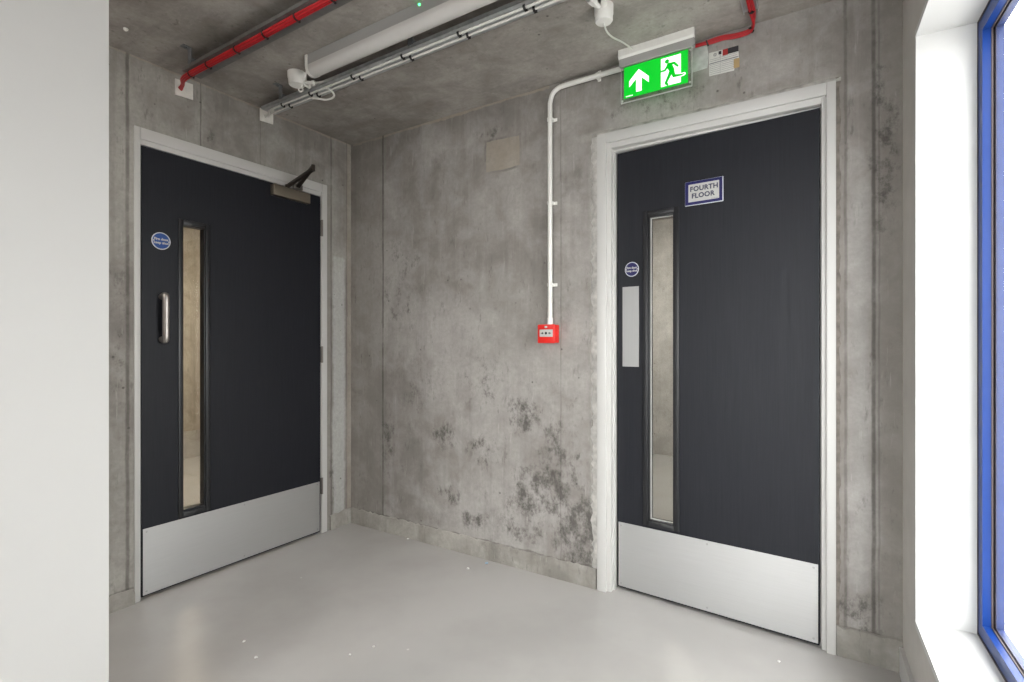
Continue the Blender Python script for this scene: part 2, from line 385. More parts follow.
def text_mesh(name, s, size, mat, parent, pos, face, offset=0.0, depth=0.0006, align='CENTER', spacing=1.0):
    """face 'y': readable from -y; face 'x': readable from +x"""
    c = bpy.data.curves.new(name, 'FONT'); c.body = s; c.size = size; c.extrude = depth; c.offset = offset
    c.align_x = align; c.align_y = 'CENTER'; c.space_character = spacing; c.resolution_u = 3
    t = bpy.data.objects.new(name+'_tmp', c); COL.objects.link(t)
    dg = bpy.context.evaluated_depsgraph_get()
    me = bpy.data.meshes.new_from_object(t.evaluated_get(dg))
    bpy.data.objects.remove(t); me.name = name
    if face == 'y': R_ = Matrix.Rotation(math.pi/2, 4, 'X')
    else: R_ = Matrix.Rotation(math.pi/2, 4, 'Z') @ Matrix.Rotation(math.pi/2, 4, 'X')
    me.transform(Matrix.Translation(-WL[parent]) @ (XF[0] or Matrix.Identity(4)) @ Matrix.Translation(Vector(pos)) @ R_)
    me.materials.clear(); me.materials.append(M[mat])
    o = bpy.data.objects.new(name, me); COL.objects.link(o); o.parent = parent
    return o

CZ = 2.442        # ceiling height
Pc = Vector((2.853, 0)); dC = Vector((-0.03605, 0.99935))   # plane of the window wall (2 degrees off square)
def wc(y, o=0.0):  # x of the window wall at y, pushed outward by o
    return Pc.x + dC.x/dC.y*y + o

# ------------------------------------------------------------------ room shell
bm = B(); box(bm, -3.2, 3.1, -4.2, 4.4, -0.12, 0.0)
obj('floor', bm, 'floor', label='pale grey painted concrete floor of the lobby', cat='floor', kind='structure')
bm = B(); box(bm, -3.2, 3.1, -4.2, 4.4, CZ, CZ+0.15)
obj('ceiling', bm, 'conc_ceiling', label='bare board-marked concrete ceiling over the lobby', cat='ceiling', kind='structure')

# back wall with opening for the right-hand door
DBx0, DBx1, DBz = 1.715, 2.646, 2.128
bm = B()
box(bm, 0, DBx0, 0, 0.2, 0, CZ); box(bm, DBx1, 3.06, 0, 0.2, 0, CZ); box(bm, DBx0, DBx1, 0, 0.2, DBz, CZ)
obj('wall_back', bm, 'conc_back', label='stained bare concrete wall between the two dark doors', cat='wall', kind='structure')
DAy0, DAy1, DAz = -1.208, -0.198, 2.122
bm = B()
box(bm, -0.2, 0, -4.0, DAy0, 0, CZ); box(bm, -0.2, 0, DAy1, 0.2, 0, CZ); box(bm, -0.2, 0, DAy0, DAy1, DAz, CZ)
obj('wall_left', bm, 'conc_left', label='bare concrete wall around the left-hand dark door', cat='wall', kind='structure')
bm = B(); box(bm, 0.88, 1.0, -4.0, -1.668, 0, CZ, 0.002)
obj('wall_partition', bm, 'white_wall', label='white painted partition wall at the left edge of the view', cat='wall', kind='structure')
bm = B()
W2 = (1.10, 2.80, 0.20, 2.35)
box(bm, -0.2, W2[0], -4.15, -4.0, 0, CZ); box(bm, W2[1], 3.06, -4.15, -4.0, 0, CZ)
box(bm, W2[0], W2[1], -4.15, -4.0, 0, W2[2]); box(bm, W2[0], W2[1], -4.15, -4.0, W2[3], CZ)
obj('wall_front', bm, 'white_wall', label='white wall behind the viewer, holding an added window', cat='wall', kind='structure')
# window wall: plan polygons, reveals splayed
SILL, HEAD = 0.30, 2.107
yR, yR2 = -0.252, -0.243
yF, yF2 = -1.34, -1.35
OUT = 3.060
bm = B()
prism(bm, [(wc(0.0), 0.0), (OUT, 0.0), (OUT, yR2), (3.012, yR2), (wc(yR), yR)], SILL, HEAD)
prism(bm, [(wc(0.0), 0.0), (OUT, 0.0), (OUT, -4.0), (wc(-4.0), -4.0)], 0, SILL-0.02)
prism(bm, [(wc(0.0), 0.0), (OUT, 0.0), (OUT, -4.0), (wc(-4.0), -4.0)], HEAD+0.02, CZ)
prism(bm, [(wc(yF), yF), (OUT, yF), (OUT, -4.0), (wc(-4.0), -4.0)], SILL, HEAD)
prism(bm, [(wc(0.0), 0.0), (OUT, 0.0), (OUT, yR2), (wc(yR), yR)], SILL-0.02, SILL)
prism(bm, [(wc(0.0), 0.0), (OUT, 0.0), (OUT, yR2), (wc(yR), yR)], HEAD, HEAD+.02)
obj('wall_right', bm, 'grey_plaster', label='pale plastered wall holding the blue framed window', cat='wall', kind='structure')

# window lining + frame + glass
win = empty('window_1', (3.03, -0.8, SILL), 'tall window in blue frame with white reveal at the right edge', 'window', kind='structure')
bm = B()
prism(bm, [(wc(yR)-.002, yR-.004), (wc(yR)-.002, yR), (3.06, yR2), (3.06, yR2-.004)], SILL, HEAD)
prism(bm, [(wc(yF), yF), (3.06, yF), (3.06, yF+.004), (wc(yF), yF+.004)], SILL, HEAD)
obj('reveal_lining', bm, 'reveal_white', win)
bm = B(); prism(bm, [(wc(yR)-.003, yR), (OUT, yR2), (OUT, yF), (wc(yF)-.003, yF)], SILL-.02, SILL)
obj('window_sill', bm, 'reveal_white', win)
bm = B(); prism(bm, [(wc(yR)-.003, yR), (OUT, yR2), (OUT, yF), (wc(yF)-.003, yF)], HEAD, HEAD+.02)
obj('head_lining', bm, 'reveal_white', win)
FX = 3.006
ya, yb = yR2-.004, yF+.004
def fr(x0, x1, w, inset=0.0):
    b_ = B(); s = 0.036
    def q(x, y): return (x - s*(y-ya), y)
    y1, y0, z0, z1 = ya-inset, yb+inset, SILL+inset, HEAD-inset
    def bar(p, r, za, zb): prism(b_, [q(x0, p), q(x1, p), q(x1, r), q(x0, r)], za, zb)
    bar(y1, y1-w, z0, z1); bar(y0+w, y0, z0, z1)
    bar(y1-w, y0+w, z0, z0+w); bar(y1-w, y0+w, z1-w, z1)
    return b_
obj('trim_bead', fr(FX-.002, FX+.002, 0.006), 'gasket', win)
obj('window_frame', fr(FX, FX+.019, 0.045), 'blue_frame', win)
obj('gasket', fr(FX+.019, FX+.023, 0.047), 'gasket', win)
obj('outer_frame', fr(FX+.029, FX+.047, 0.046), 'frame_out', win)
bm = B(); s = .036
def q(x, y): return (x - s*(y-ya), y)
prism(bm, [q(FX+.025, ya-.01), q(FX+.028, ya-.01), q(FX+.028, yb+.01), q(FX+.025, yb+.01)], SILL+.01, HEAD-.01)
obj('glass_pane', bm, 'glass', win)

w2 = empty('fill_window', (2.0, -4.08, 0.30), 'added unseen window behind the viewer, brightening the lobby', 'window', kind='structure')  # unseen window, added to bring frontal light into the lobby
bm = B(); ring(bm, W2[0], W2[1], W2[2], W2[3], .05, -4.11, -4.06, 'x', .002); box(bm, 1.975, 2.025, -4.11, -4.06, W2[2]+.05, W2[3]-.05, .002)
obj('window_frame', bm, 'blue_frame', w2)
bm = B(); box(bm, W2[0]+.03, W2[1]-.03, -4.088, -4.082, W2[2]+.03, W2[3]-.03); obj('glass_pane', bm, 'glass', w2)

# skirting of the window wall
bm = B()
prism(bm, [(wc(0)-.012, -0.022), (wc(0), -0.022), (wc(-4), -4), (wc(-4)-.012, -4)], 0, 0.095)
obj('baseboard_right', bm, 'white_wall', label='low white skirting under the window wall', cat='skirting', kind='structure')

# rough mortar fillets packed round the door frames
def fillet(pts, wall, seed, label, d=0.010, w=0.03, mat='mortar', name='trim_2'):
    rnd = random.Random(seed); b_ = B(); rows = []
    n = int((Vector(pts[1])-Vector(pts[0])).length/0.018)
    A_, E_ = Vector(pts[0]), Vector(pts[1]); t_ = (E_-A_).normalized(); nn = Vector((-t_.y, t_.x))
    for i in range(n+1):
        c_ = A_.lerp(E_, i/n); wa = w*rnd.uniform(.65, 1.1); dd = d*rnd.uniform(.6, 1.1)
        prof_ = [(0, 0), (0, dd), (wa*.6, dd*rnd.uniform(.5, .9)), (wa, 0)]
        row = []
        for (o_, h_) in prof_:
            p_ = c_+nn*o_
            row.append(b_.verts.new((p_.x, -h_, p_.y) if wall == 'y' else (h_, p_.x, p_.y)))
        rows.append(row)
    for r0, r1 in zip(rows, rows[1:]):
        for k in range(4): b_.faces.new((r0[k], r0[(k+1) % 4], r1[(k+1) % 4], r1[k]))
    b_.faces.new(rows[0]); b_.faces.new(rows[-1])
    return obj(name, b_, mat, label=label, cat='mortar', kind='structure')
fillet([(1.708, 0.10), (1.708, 2.13)], 'y', 11, 'rough pale mortar line left of the right-hand door frame', 0.012, 0.036, 'mortar_pale', 'trim_2')
fillet([(1.68, 2.134), (2.67, 2.134)], 'y', 12, 'rough mortar line above the right-hand door frame', 0.008, 0.020, 'mortar', 'trim_3')
fillet([(2.653, 2.15), (2.653, 0.11)], 'y', 13, 'brownish mortar line right of the right-hand door frame', 0.004, 0.016, 'mortar_dark', 'trim_4')

# concrete kickers with ragged tops
def kicker(name, axis, a0, a1, base, d, h, label, seed):
    rnd = random.Random(seed); b_ = B()
    n = max(4, int(abs(a1-a0)/0.02)); rows = []
    for i in range(n+1):
        a = a0+(a1-a0)*i/n
        hh = h+rnd.uniform(-.005, .006); dd = d+rnd.uniform(-.0015, .0015)
        pts = [(base, 0), (base+dd, 0), (base+dd*.95, hh*.85), (base+dd*.55, hh), (base, hh+.004)]
        rows.append([b_.verts.new((a, p[0], p[1]) if axis == 'x' else (p[0], a, p[1])) for p in pts])
    for r0, r1 in zip(rows, rows[1:]):
        for k in range(5): b_.faces.new((r0[k], r0[(k+1) % 5], r1[(k+1) % 5], r1[k]))
    b_.faces.new(rows[0]); b_.faces.new(rows[-1])
    return obj(name, b_, 'conc_kicker', label=label, cat='skirting', kind='structure')
kicker('baseboard_back', 'x', 0.0, 1.700, 0.0, -0.010, 0.092, 'rough concrete kicker along the foot of the middle wall', 1)
kicker('baseboard_back', 'x', 2.656, 2.853, 0.0, -0.012, 0.105, 'short rough concrete kicker right of the right-hand door', 2)
kicker('baseboard_left', 'y', -0.165, 0.0, 0.0, 0.012, 0.088, 'short concrete kicker between left-hand door and corner', 3)
kicker('baseboard_left', 'y', -4.0, -1.218, 0.0, 0.016, 0.062, 'pale concrete kicker left of the left-hand door', 4)

# ------------------------------------------------------------------ spaces seen through the vision panels
bm = B(); box(bm, -3.02, -2.87, -4.0, 2.6, 0.27, CZ)
obj('wall_corridor', bm, 'conc_room', label='warm concrete corridor wall seen through the left-hand door glass', cat='wall', kind='structure')
bm = B(); box(bm, -3.02, -2.86, -4.0, 2.6, 0, 0.27)
obj('trim_1', bm, 'conc_room_grey', label='pale dado band at the foot of the corridor wall', cat='trim', kind='structure')
bm = B(); box(bm, -3.02, -0.2, 2.6, 2.75, 0, CZ); box(bm, -3.02, -0.2, -4.15, -4.0, 0, CZ)
obj('wall_corridor_end', bm, 'conc_room', label='end walls of the corridor beyond the left-hand door', cat='wall', kind='structure')
bm = B(); box(bm, -0.2, 0.0, 0.2, 4.4, 0, CZ)
obj('wall_stair_left', bm, 'conc_room_grey', label='side wall of the stair landing beyond the right-hand door', cat='wall', kind='structure')
bm = B(); box(bm, 0, 3.1, 3.07, 3.2, 0, CZ)
obj('wall_stair_back', bm, 'conc_room_grey', label='pale plaster landing wall seen through the right-hand door glass', cat='wall', kind='structure')
bm = B(); box(bm, 3.0, 3.1, 0.2, 3.07, 0, CZ)
obj('wall_stair_right', bm, 'conc_room_grey', label='outer side wall of the stair landing', cat='wall', kind='structure')
def added_light(x, y, mat, lab):
    t = empty('fill_light', (x, y, CZ-.07), lab, 'light')
    Mx = Matrix.Translation((x, y, CZ)) @ Matrix.Rotation(math.pi, 4, 'X')
    b_ = B(); lathe(b_, [(0.17, 0), (0.17, 0.03), (0.16, 0.035)], Mx); obj('fill_base', b_, 'white_pvc', t)
    b_ = B(); lathe(b_, [(0.155, 0.034), (0.15, 0.055), (0.11, 0.072), (0.0, 0.08)], Mx); obj('diffuser', b_, mat, t)
added_light(-1.5, -0.2, 'fill_warm', 'added unseen light brightening the corridor beyond the left-hand door')  # added to light the corridor view through the left-hand glass
added_light(0.44, -2.6, 'fill_soft', 'added unseen light behind the white partition, brightening the left side')  # added out of view to brighten the left wall, door and floor
added_light(1.3, 1.7, 'fill_white', 'added unseen light brightening the landing beyond the right-hand door')  # added so the landing reads bright through the right-hand glass

# ------------------------------------------------------------------ doors
def leaf_with_hole(u0, u1, z0, z1, hu0, hu1, hz0, hz1, d0, d1, axis):
    b_ = B()
    def bx(a0, a1, c0, c1):
        if axis == 'x': box(b_, a0, a1, d0, d1, c0, c1)
        else: box(b_, d0, d1, a0, a1, c0, c1)
    us = [u0, hu0, hu1, u1]; zs = [z0, hz0, hz1, z1]
    # ring of faces, front and back, plus outer and inner rims
    def V(u, z, d): return (u, d, z) if axis == 'x' else (d, u, z)
    g = {(i, j, k): b_.verts.new(V(us[i], zs[j], d)) for i in range(4) for j in range(4) for k, d in enumerate((d0, d1))}
    for i in range(3):
        for j in range(3):
            if i == 1 and j == 1: continue
            for k in (0, 1): b_.faces.new([g[(i, j, k)], g[(i+1, j, k)], g[(i+1, j+1, k)], g[(i, j+1, k)]])
    for i in range(3):
        for j in (0, 3): b_.faces.new([g[(i, j, 0)], g[(i+1, j, 0)], g[(i+1, j, 1)], g[(i, j, 1)]])
        for j in (0, 3): b_.faces.new([g[(j, i, 0)], g[(j, i+1, 0)], g[(j, i+1, 1)], g[(j, i, 1)]])
    for j in (1, 2): b_.faces.new([g[(1, j, 0)], g[(2, j, 0)], g[(2, j, 1)], g[(1, j, 1)]])
    for i in (1, 2): b_.faces.new([g[(i, 1, 0)], g[(i, 2, 0)], g[(i, 2, 1)], g[(i, 1, 1)]])
    return b_
# right-hand door (in wall_back), recessed leaf
d2 = empty('door_2', (2.2, 0.05, 0), 'dark grey door marked FOURTH FLOOR with push plate and steel kick plate', 'door', kind='structure')
bm = B()
ring(bm, 1.707, 2.654, 0, 2.136, 0.04, -0.014, 0.018, 'x', 0.003, False, wl=.044, wr=.030, wt=.046)
ring(bm, 1.745, 2.630, 0, 2.098, 0.04, 0.000, 0.036, 'x', 0.003, False, wl=.026, wr=.022, wt=.032)
ring(bm, 1.716, 2.645, 0, 2.127, 0.04, 0.030, 0.19, 'x', 0.001, False, wl=.060, wr=.042, wt=.070)
obj('door_frame', bm, 'frame_white', d2)
Y0 = 0.004
LEAF = Matrix.Translation((2.601, Y0, 0)) @ Matrix.Rotation(math.radians(-3.5), 4, 'Z') @ Matrix.Translation((-2.601, -Y0, 0))
XF[0] = LEAF   # the leaf stands a few degrees open, pushed away from the lobby
leaf = obj('door_leaf', leaf_with_hole(1.782, 2.601, 0.012, 2.052, 1.925, 2.055, 0.345, 1.742, Y0, Y0+.045, 'x'), 'door', d2)
bm = B(); ring(bm, 1.908, 2.072, 0.328, 1.760, 0.022, Y0-.006, Y0+.012, 'x', 0.003)
ring(bm, 1.925, 2.055, 0.345, 1.742, 0.012, Y0+.002, Y0+.043, 'x', 0.001)
obj('glazing_bead', bm, 'bead', d2)
bm = B(); box(bm, 1.932, 2.048, Y0+.018, Y0+.024, 0.352, 1.735)
obj('vision_glass', bm, 'door_glass', d2)
bm = B(); ring(bm, 1.937, 2.043, 0.357, 1.730, 0.004, Y0+.014, Y0+.017, 'x', 0.0)
obj('glazing_tape', bm, 'sign_white', d2)
bm = B(); box(bm, 1.787, 2.597, Y0-.0018, Y0, 0.018, 0.318, 0.0006, 1)
kp = obj('kick_plate', bm, 'steel', d2)
def screws(spots, plane, axis, parent, r=0.0045, mat='screw'):
    for (u, z) in spots:
        b_ = B()
        if axis == 'x': Mx = Matrix.Translation((u, plane, z)) @ Matrix.Rotation(math.pi/2, 4, 'X')
        else: Mx = Matrix.Translation((plane, u, z)) @ Matrix.Rotation(math.pi/2, 4, 'Y')
        lathe(b_, [(r, 0), (r*.85, .001), (r*.3, .0013), (0, .0008)], Mx, 12)
        obj('screw', b_, mat, parent)
screws([(1.800, .303), (2.19, .303), (2.582, .303), (1.800, .033), (2.19, .033), (2.582, .033)], Y0-.0018, 'x', kp)
bm = B(); box(bm, 1.807, 1.887, Y0-.0016, Y0, 1.050, 1.422, 0.0006, 1)
obj('push_plate', bm, 'steel_push', d2)

XF[0] = None
# left-hand door (in wall_left), flush leaf opening into the lobby
d1 = empty('door_1', (0, -0.7, 0), 'dark grey door with pull handle and overhead closer', 'door', kind='structure')
bm = B()
ring(bm, -1.216, -0.190, 0, 2.130, 0.03, -0.02, 0.008, 'y', 0.003, False, wl=.024, wr=.038, wt=.052)
ring(bm, -1.207, -0.199, 0, 2.121, 0.03, -0.19, 0.000, 'y', 0.001, False, wl=.017, wr=.031, wt=.066)
ring(bm, -1.200, -0.205, 0, 2.116, 0.03, -0.19, -0.050, 'y', 0.001, False, wl=.030, wr=.045, wt=.078)
obj('door_frame', bm, 'frame_white', d1)
leaf = obj('door_leaf', leaf_with_hole(-1.186, -0.235, 0.012, 2.050, -1.020, -0.903, 0.350, 1.735, -0.045, 0.0, 'y'), 'door', d1)
bm = B(); ring(bm, -1.034, -0.886, 0.325, 1.752, 0.022, 0.006, -0.012, 'y', 0.003)
ring(bm, -1.020, -0.903, 0.350, 1.735, 0.010, -0.043, -0.002, 'y', 0.001)
obj('glazing_bead', bm, 'bead', d1)
bm = B(); box(bm, -0.026, -0.020, -1.013, -0.909, 0.357, 1.728)
obj('vision_glass', bm, 'door_glass', d1)
bm = B(); box(bm, 0, 0.0018, -1.181, -0.240, 0.018, 0.318, 0.0006, 1)
kp = obj('kick_plate', bm, 'steel', d1)
screws([(-1.166, .303), (-.71, .303), (-.256, .303), (-1.166, .033), (-.71, .033), (-.256, .033)], 0.0018, 'y', kp)
# pull handle: fat round bar on two short legs
bm = B()
tube(bm, [(0.0, -1.103, 1.178), (0.026, -1.103, 1.172), (0.037, -1.103, 1.180), (0.038, -1.103, 1.22), (0.038, -1.103, 1.33), (0.037, -1.103, 1.372), (0.026, -1.103, 1.380), (0.0, -1.103, 1.374)], 0.0145, 18, 6)
obj('pull_handle', bm, 'steel_handle', d1)
for z in (1.86, 1.09, 0.29):
    bm = B(); tube(bm, [(0.007, -0.227, z-.05), (0.007, -0.227, z+.05)], 0.0065, 12, smooth=False)
    box(bm, -.001, .003, -.235, -.219, z-.048, z+.048)
    obj('hinge', bm, 'hinge', d1)
# overhead closer with scissor arm
bm = B(); box(bm, 0.0, 0.036, -0.563, -0.330, 1.980, 2.040, 0.004, 3)
cl = obj('door_closer', bm, 'closer', d1, label='champagne metal overhead closer')
def flat_bar(b_, p, r, w, t):
    p = Vector(p); r = Vector(r); d = (r-p).normalized(); side = d.cross(Vector((0, 0, 1))).normalized()*w/2; up = side.cross(d).normalized()*t/2
    vs = [b_.verts.new(c+a*side+c2*up) for c in (p, r) for a, c2 in ((-1, -1), (1, -1), (1, 1), (-1, 1))]
    for f in ((0, 1, 2, 3), (7, 6, 5, 4), (0, 4, 5, 1), (1, 5, 6, 2), (2, 6, 7, 3), (3, 7, 4, 0)): b_.faces.new([vs[i] for i in f])
bm = B()
flat_bar(bm, (0.020, -0.470, 2.050), (0.285, -0.498, 2.092), 0.020, 0.013)
flat_bar(bm, (0.285, -0.498, 2.106), (0.014, -0.400, 2.066), 0.020, 0.013)
lathe(bm, [(0.012, 2.038), (0.012, 2.058), (0, 2.060)], Matrix.Translation((0.020, -0.470, 0)), 14)
lathe(bm, [(0.010, 2.082), (0.010, 2.114), (0, 2.117)], Matrix.Translation((0.285, -0.498, 0)), 14)
obj('closer_arm', bm, 'closer_arm', cl)
bm = B(); box(bm, 0.008, 0.020, -0.430, -0.370, 2.052, 2.080, 0.002)
obj('arm_bracket', bm, 'hinge', cl)

# ------------------------------------------------------------------ signs on the doors
def disc_sign(name, pos, r, face, label, blue):
    t = empty(name, pos, label, 'sign')
    x, y, z = pos
    Mx = Matrix.Translation(pos) @ (Matrix.Rotation(math.pi/2, 4, 'X') if face == 'y' else Matrix.Rotation(math.pi/2, 4, 'Y'))
    b_ = B(); lathe(b_, [(r, 0), (r, .0012), (r*.9, .0014), (0, .0014)], Mx, 40); obj('sign_rim', b_, 'sign_rim', t)
    b_ = B(); lathe(b_, [(r*.90, .0012), (r*.88, .0022), (0, .0022)], Mx, 40); obj('sign_face', b_, blue, t)
    e_ = .0024
    for k, (s_, dz) in enumerate((('Fire door', r*.20), ('keep shut', -r*.22))):
        p = (x, y-e_, z+dz) if face == 'y' else (x+e_, y, z+dz)
        text_mesh('lettering', s_, r*.40, 'sign_white', t, p, face, offset=r*.014)
    for sgn in (-1, 1):
        p = (x+sgn*r*.80, y-e_, z) if face == 'y' else (x+e_, y+sgn*r*.80, z)
        Ms = Matrix.Translation(p) @ (Matrix.Rotation(math.pi/2, 4, 'X') if face == 'y' else Matrix.Rotation(math.pi/2, 4, 'Y'))
        b_ = B(); lathe(b_, [(r*.09, -.001), (r*.08, .0006), (0, .0008)], Ms, 10); obj('fixing_dot', b_, 'sign_white', t)
disc_sign('fire_door_sign', (0.0005, -1.107, 1.633), 0.040, 'x', 'round blue fire door sign with white rim above the pull handle', 'sign_blue2')
XF[0] = LEAF
disc_sign('fire_door_sign', (1.853, Y0-.0005, 1.502), 0.034, 'y', 'round navy fire door sign above the steel push plate', 'sign_blue')
t = empty('floor_sign', (2.176, Y0-.0005, 1.757), 'white FOURTH FLOOR sign with blue border on the right-hand door', 'sign')
bm = B(); box(bm, 2.098, 2.256, Y0-.005, Y0-.0005, 1.754, 1.858, .0008, 1); obj('sign_plate', bm, 'sign_rim', t)
bm = B(); box(bm, 2.099, 2.253, Y0-.0056, Y0-.004, 1.757, 1.857, .0004, 1); obj('sign_border', bm, 'sign_blue', t)
bm = B(); box(bm, 2.113, 2.240, Y0-.0062, Y0-.005, 1.769, 1.845, .0003, 1); obj('sign_face', bm, 'sign_white', t)
text_mesh('lettering', 'FOURTH', 0.0285, 'letter', t, (2.178, Y0-.0066, 1.823), 'y', offset=0.0009, spacing=1.06)
text_mesh('lettering', 'FLOOR', 0.0285, 'letter', t, (2.174, Y0-.0066, 1.793), 'y', offset=0.0009, spacing=1.06)
bm = B()
for k in range(5): box(bm, 2.208+k*.006, 2.212+k*.006, Y0-.0068, Y0-.006, 1.7715, 1.7735)
obj('small_print', bm, 'ink', t)

XF[0] = None
# ------------------------------------------------------------------ fire alarm call point and conduit
t = empty('call_point', (1.458, 0, 1.16), 'red fire alarm call point box at the foot of the white conduit', 'alarm')
bm = B(); box(bm, 1.415, 1.503, -0.047, 0, 1.161, 1.249, .004, 2); bx_ = obj('call_point_box', bm, 'mcp_red', t)
bm = B(); box(bm, 1.412, 1.506, -0.056, -0.044, 1.159, 1.251, .005, 2); obj('front_cover', bm, 'mcp_red', t)
bm = B(); box(bm, 1.424, 1.496, -0.0575, -0.055, 1.190, 1.226, .001, 1); fp = obj('press_panel', bm, 'sign_white', t, label='white press panel')
bm = B()
prism(bm, [(1.432, 1.206), (1.440, 1.206), (1.440, 1.202), (1.448, 1.208), (1.440, 1.214), (1.440, 1.210), (1.432, 1.210)], -0.0583, -0.0573, 'y')
prism(bm, [(1.488, 1.206), (1.480, 1.206), (1.480, 1.202), (1.472, 1.208), (1.480, 1.214), (1.480, 1.210), (1.488, 1.210)], -0.0583, -0.0573, 'y')
lathe(bm, [(0.0065, 0), (0.0065, .001), (0, .001)], Matrix.Translation((1.460, -0.0573, 1.208)) @ Matrix.Rotation(math.pi/2, 4, 'X'), 16)
obj('press_symbol', bm, 'ink_dark', fp)
bm = B(); box(bm, 1.452, 1.466, -0.0575, -0.055, 1.233, 1.243, .0005, 1); obj('house_mark', bm, 'sign_white', t)

cd = empty('conduit', (1.463, -0.018, 1.25), 'white round conduit rising from the red call point and bending right', 'conduit')
bm = B(); cy = -0.020
tube(bm, [(1.463, cy, 1.251), (1.463, cy, 1.9), (1.463, cy, 2.300), (1.464, cy, 2.345), (1.478, cy, 2.385), (1.508, cy, 2.405), (1.545, cy, 2.409), (1.66, cy, 2.409), (1.848, cy, 2.409)], 0.0115, 16, 8)
obj('conduit_pipe', bm, 'white_pvc', cd)
bm = B(); tube(bm, [(1.463, cy, 1.249), (1.463, cy, 1.285)], 0.0145, 16, smooth=False); obj('coupler', bm, 'white_pvc', cd)
def saddle(c, horiz):
    b_ = B(); x, z = c
    seg = []
    for k in range(9):
        a = math.pi*k/8; seg.append((math.cos(a)*.0145, math.sin(a)*.0145))
    outline = [(0.030, 0.0), (0.030, 0.004), (0.0145, .006)] + [(p, .020+max(0, qv)) for p, qv in seg] + [(-0.0145, .006), (-0.019, .004), (-.019, 0)]
    # strap profile extruded along the pipe
    ww = .0075
    lo = []; hi = []
    for (u, d) in outline:
        P1 = (x+u, -d, z-ww) if not horiz else (x-ww, -d, z+u)
        P2 = (x+u, -d, z+ww) if not horiz else (x+ww, -d, z+u)
        lo.append(b_.verts.new(P1)); hi.append(b_.verts.new(P2))
    n = len(lo); b_.faces.new(lo); b_.faces.new(hi)
    for i in range(n): b_.faces.new((lo[i], lo[(i+1) % n], hi[(i+1) % n], hi[i]))
    obj('saddle_clip', b_, 'white_pvc', cd)
for z in (2.262, 1.850, 1.447): saddle((1.463, z), False)
saddle((1.715, 2.409), True)

# ------------------------------------------------------------------ exit sign
t = empty('exit_sign', (2.0, -0.095, 2.21), 'glowing green emergency exit sign with arrow and running figure', 'sign')
bm = B(); box(bm, 1.848, 2.166, -0.104, -0.080, 2.372, CZ, .001, 1)
obj('housing', bm, 'lum_body', t)
bm = B(); prism(bm, [(-0.112, CZ), (-0.112, 2.412), (-0.104, 2.404), (-0.098, 2.404), (-0.098, CZ)], 1.846, 2.168, 'x'); obj('front_trim', bm, 'white_pvc', t)
kx, kz = .301/.310, (2.371-2.210)/(2.386-2.224)
XF[0] = Matrix(((kx, 0, 0, 1.856-1.838*kx), (0, 1, 0, -.043), (0, 0, kz, 2.210-2.224*kz), (0, 0, 0, 1)))
bm = B(); box(bm, 1.838, 2.148, -0.059, -0.052, 2.224, 2.386, .001, 1); ac = obj('acrylic_panel', bm, 'acrylic', t)
bm = B(); ring(bm, 1.8375, 2.1485, 2.2235, 2.387, 0.0022, -0.0595, -0.0515, 'x', 0.0)
obj('panel_edge', bm, 'sign_white', t)
gx0, gx1, gz0, gz1 = 1.853, 2.132, 2.240, 2.377
GY = -0.0600
bm = B(); box(bm, gx0, gx1, GY-.0002, GY+.0008, gz0, gz1); lg = obj('green_legend', bm, 'exit_green', t)
gh = gz1-gz0
# arrow
def Zv(v): return gz0+v*gh
bm = B()
prism(bm, [(1.921, Zv(.83)), (1.966, Zv(.52)), (1.966, Zv(.33)), (1.934, Zv(.55)), (1.934, Zv(.13)), (1.909, Zv(.13)), (1.909, Zv(.55)), (1.877, Zv(.33)), (1.877, Zv(.52))], GY-.0012, GY-.0003, 'y')
obj('arrow', bm, 'exit_white', lg)
bm = B()
du0, du1, dz0, dz1 = 2.019, 2.103, Zv(.07), Zv(.93)
box(bm, du0, du1, GY-.0010, GY-.0003, dz0, dz1)
obj('doorway', bm, 'exit_white', lg)
def D(u, v): return (du0+(du1-du0)*u, dz0+(dz1-dz0)*v)
def strokes(b_, lst, y):
    for (p, r, w0, w1) in lst:
        p = Vector(D(*p)); r = Vector(D(*r)); d = (r-p).normalized(); n_ = Vector((-d.y, d.x))
        prism(b_, [tuple(p+n_*w0/2), tuple(r+n_*w1/2), tuple(r-n_*w1/2), tuple(p-n_*w0/2)], y-.0004, y, 'y')
        for c_, w in ((p, w0), (r, w1)):
            prism(b_, [(c_.x+math.cos(a*math.pi/5)*w/2, c_.y+math.sin(a*math.pi/5)*w/2) for a in range(10)], y-.0004, y, 'y')
bm = B()
strokes(bm, [((1.0, .25), (1.17, .26), .014, .012)], GY-.0006)
obj('foot_outline', bm, 'exit_white', lg)
bm = B()
c_ = D(.31, .86); prism(bm, [(c_[0]+math.cos(a*math.pi/8)*.0092, c_[1]+math.sin(a*math.pi/8)*.0092) for a in range(16)], GY-.0016, GY-.0011, 'y')
strokes(bm, [((.42, .70), (.56, .50), .024, .022), ((.40, .73), (.66, .745), .012, .010), ((.66, .745), (.84, .60), .010, .009),
             ((.36, .70), (.21, .56), .011, .009), ((.21, .56), (0.0, .555), .009, .008),
             ((.53, .48), (.38, .27), .018, .013), ((.38, .27), (.25, .10), .013, .011), ((.25, .10), (.34, .03), .011, .009),
             ((.58, .48), (.66, .28), .017, .013), ((.66, .28), (1.03, .25), .012, .008), ((1.03, .25), (1.13, .26), .007, .006)], GY-.0012)
obj('running_figure', bm, 'exit_green', lg)
bm = B()
for k in range(6): box(bm, 1.862+k*.0055, 1.8660+k*.0055, GY-.001, GY-.0003, 2.246, 2.2495)
obj('small_print', bm, 'exit_white', lg)
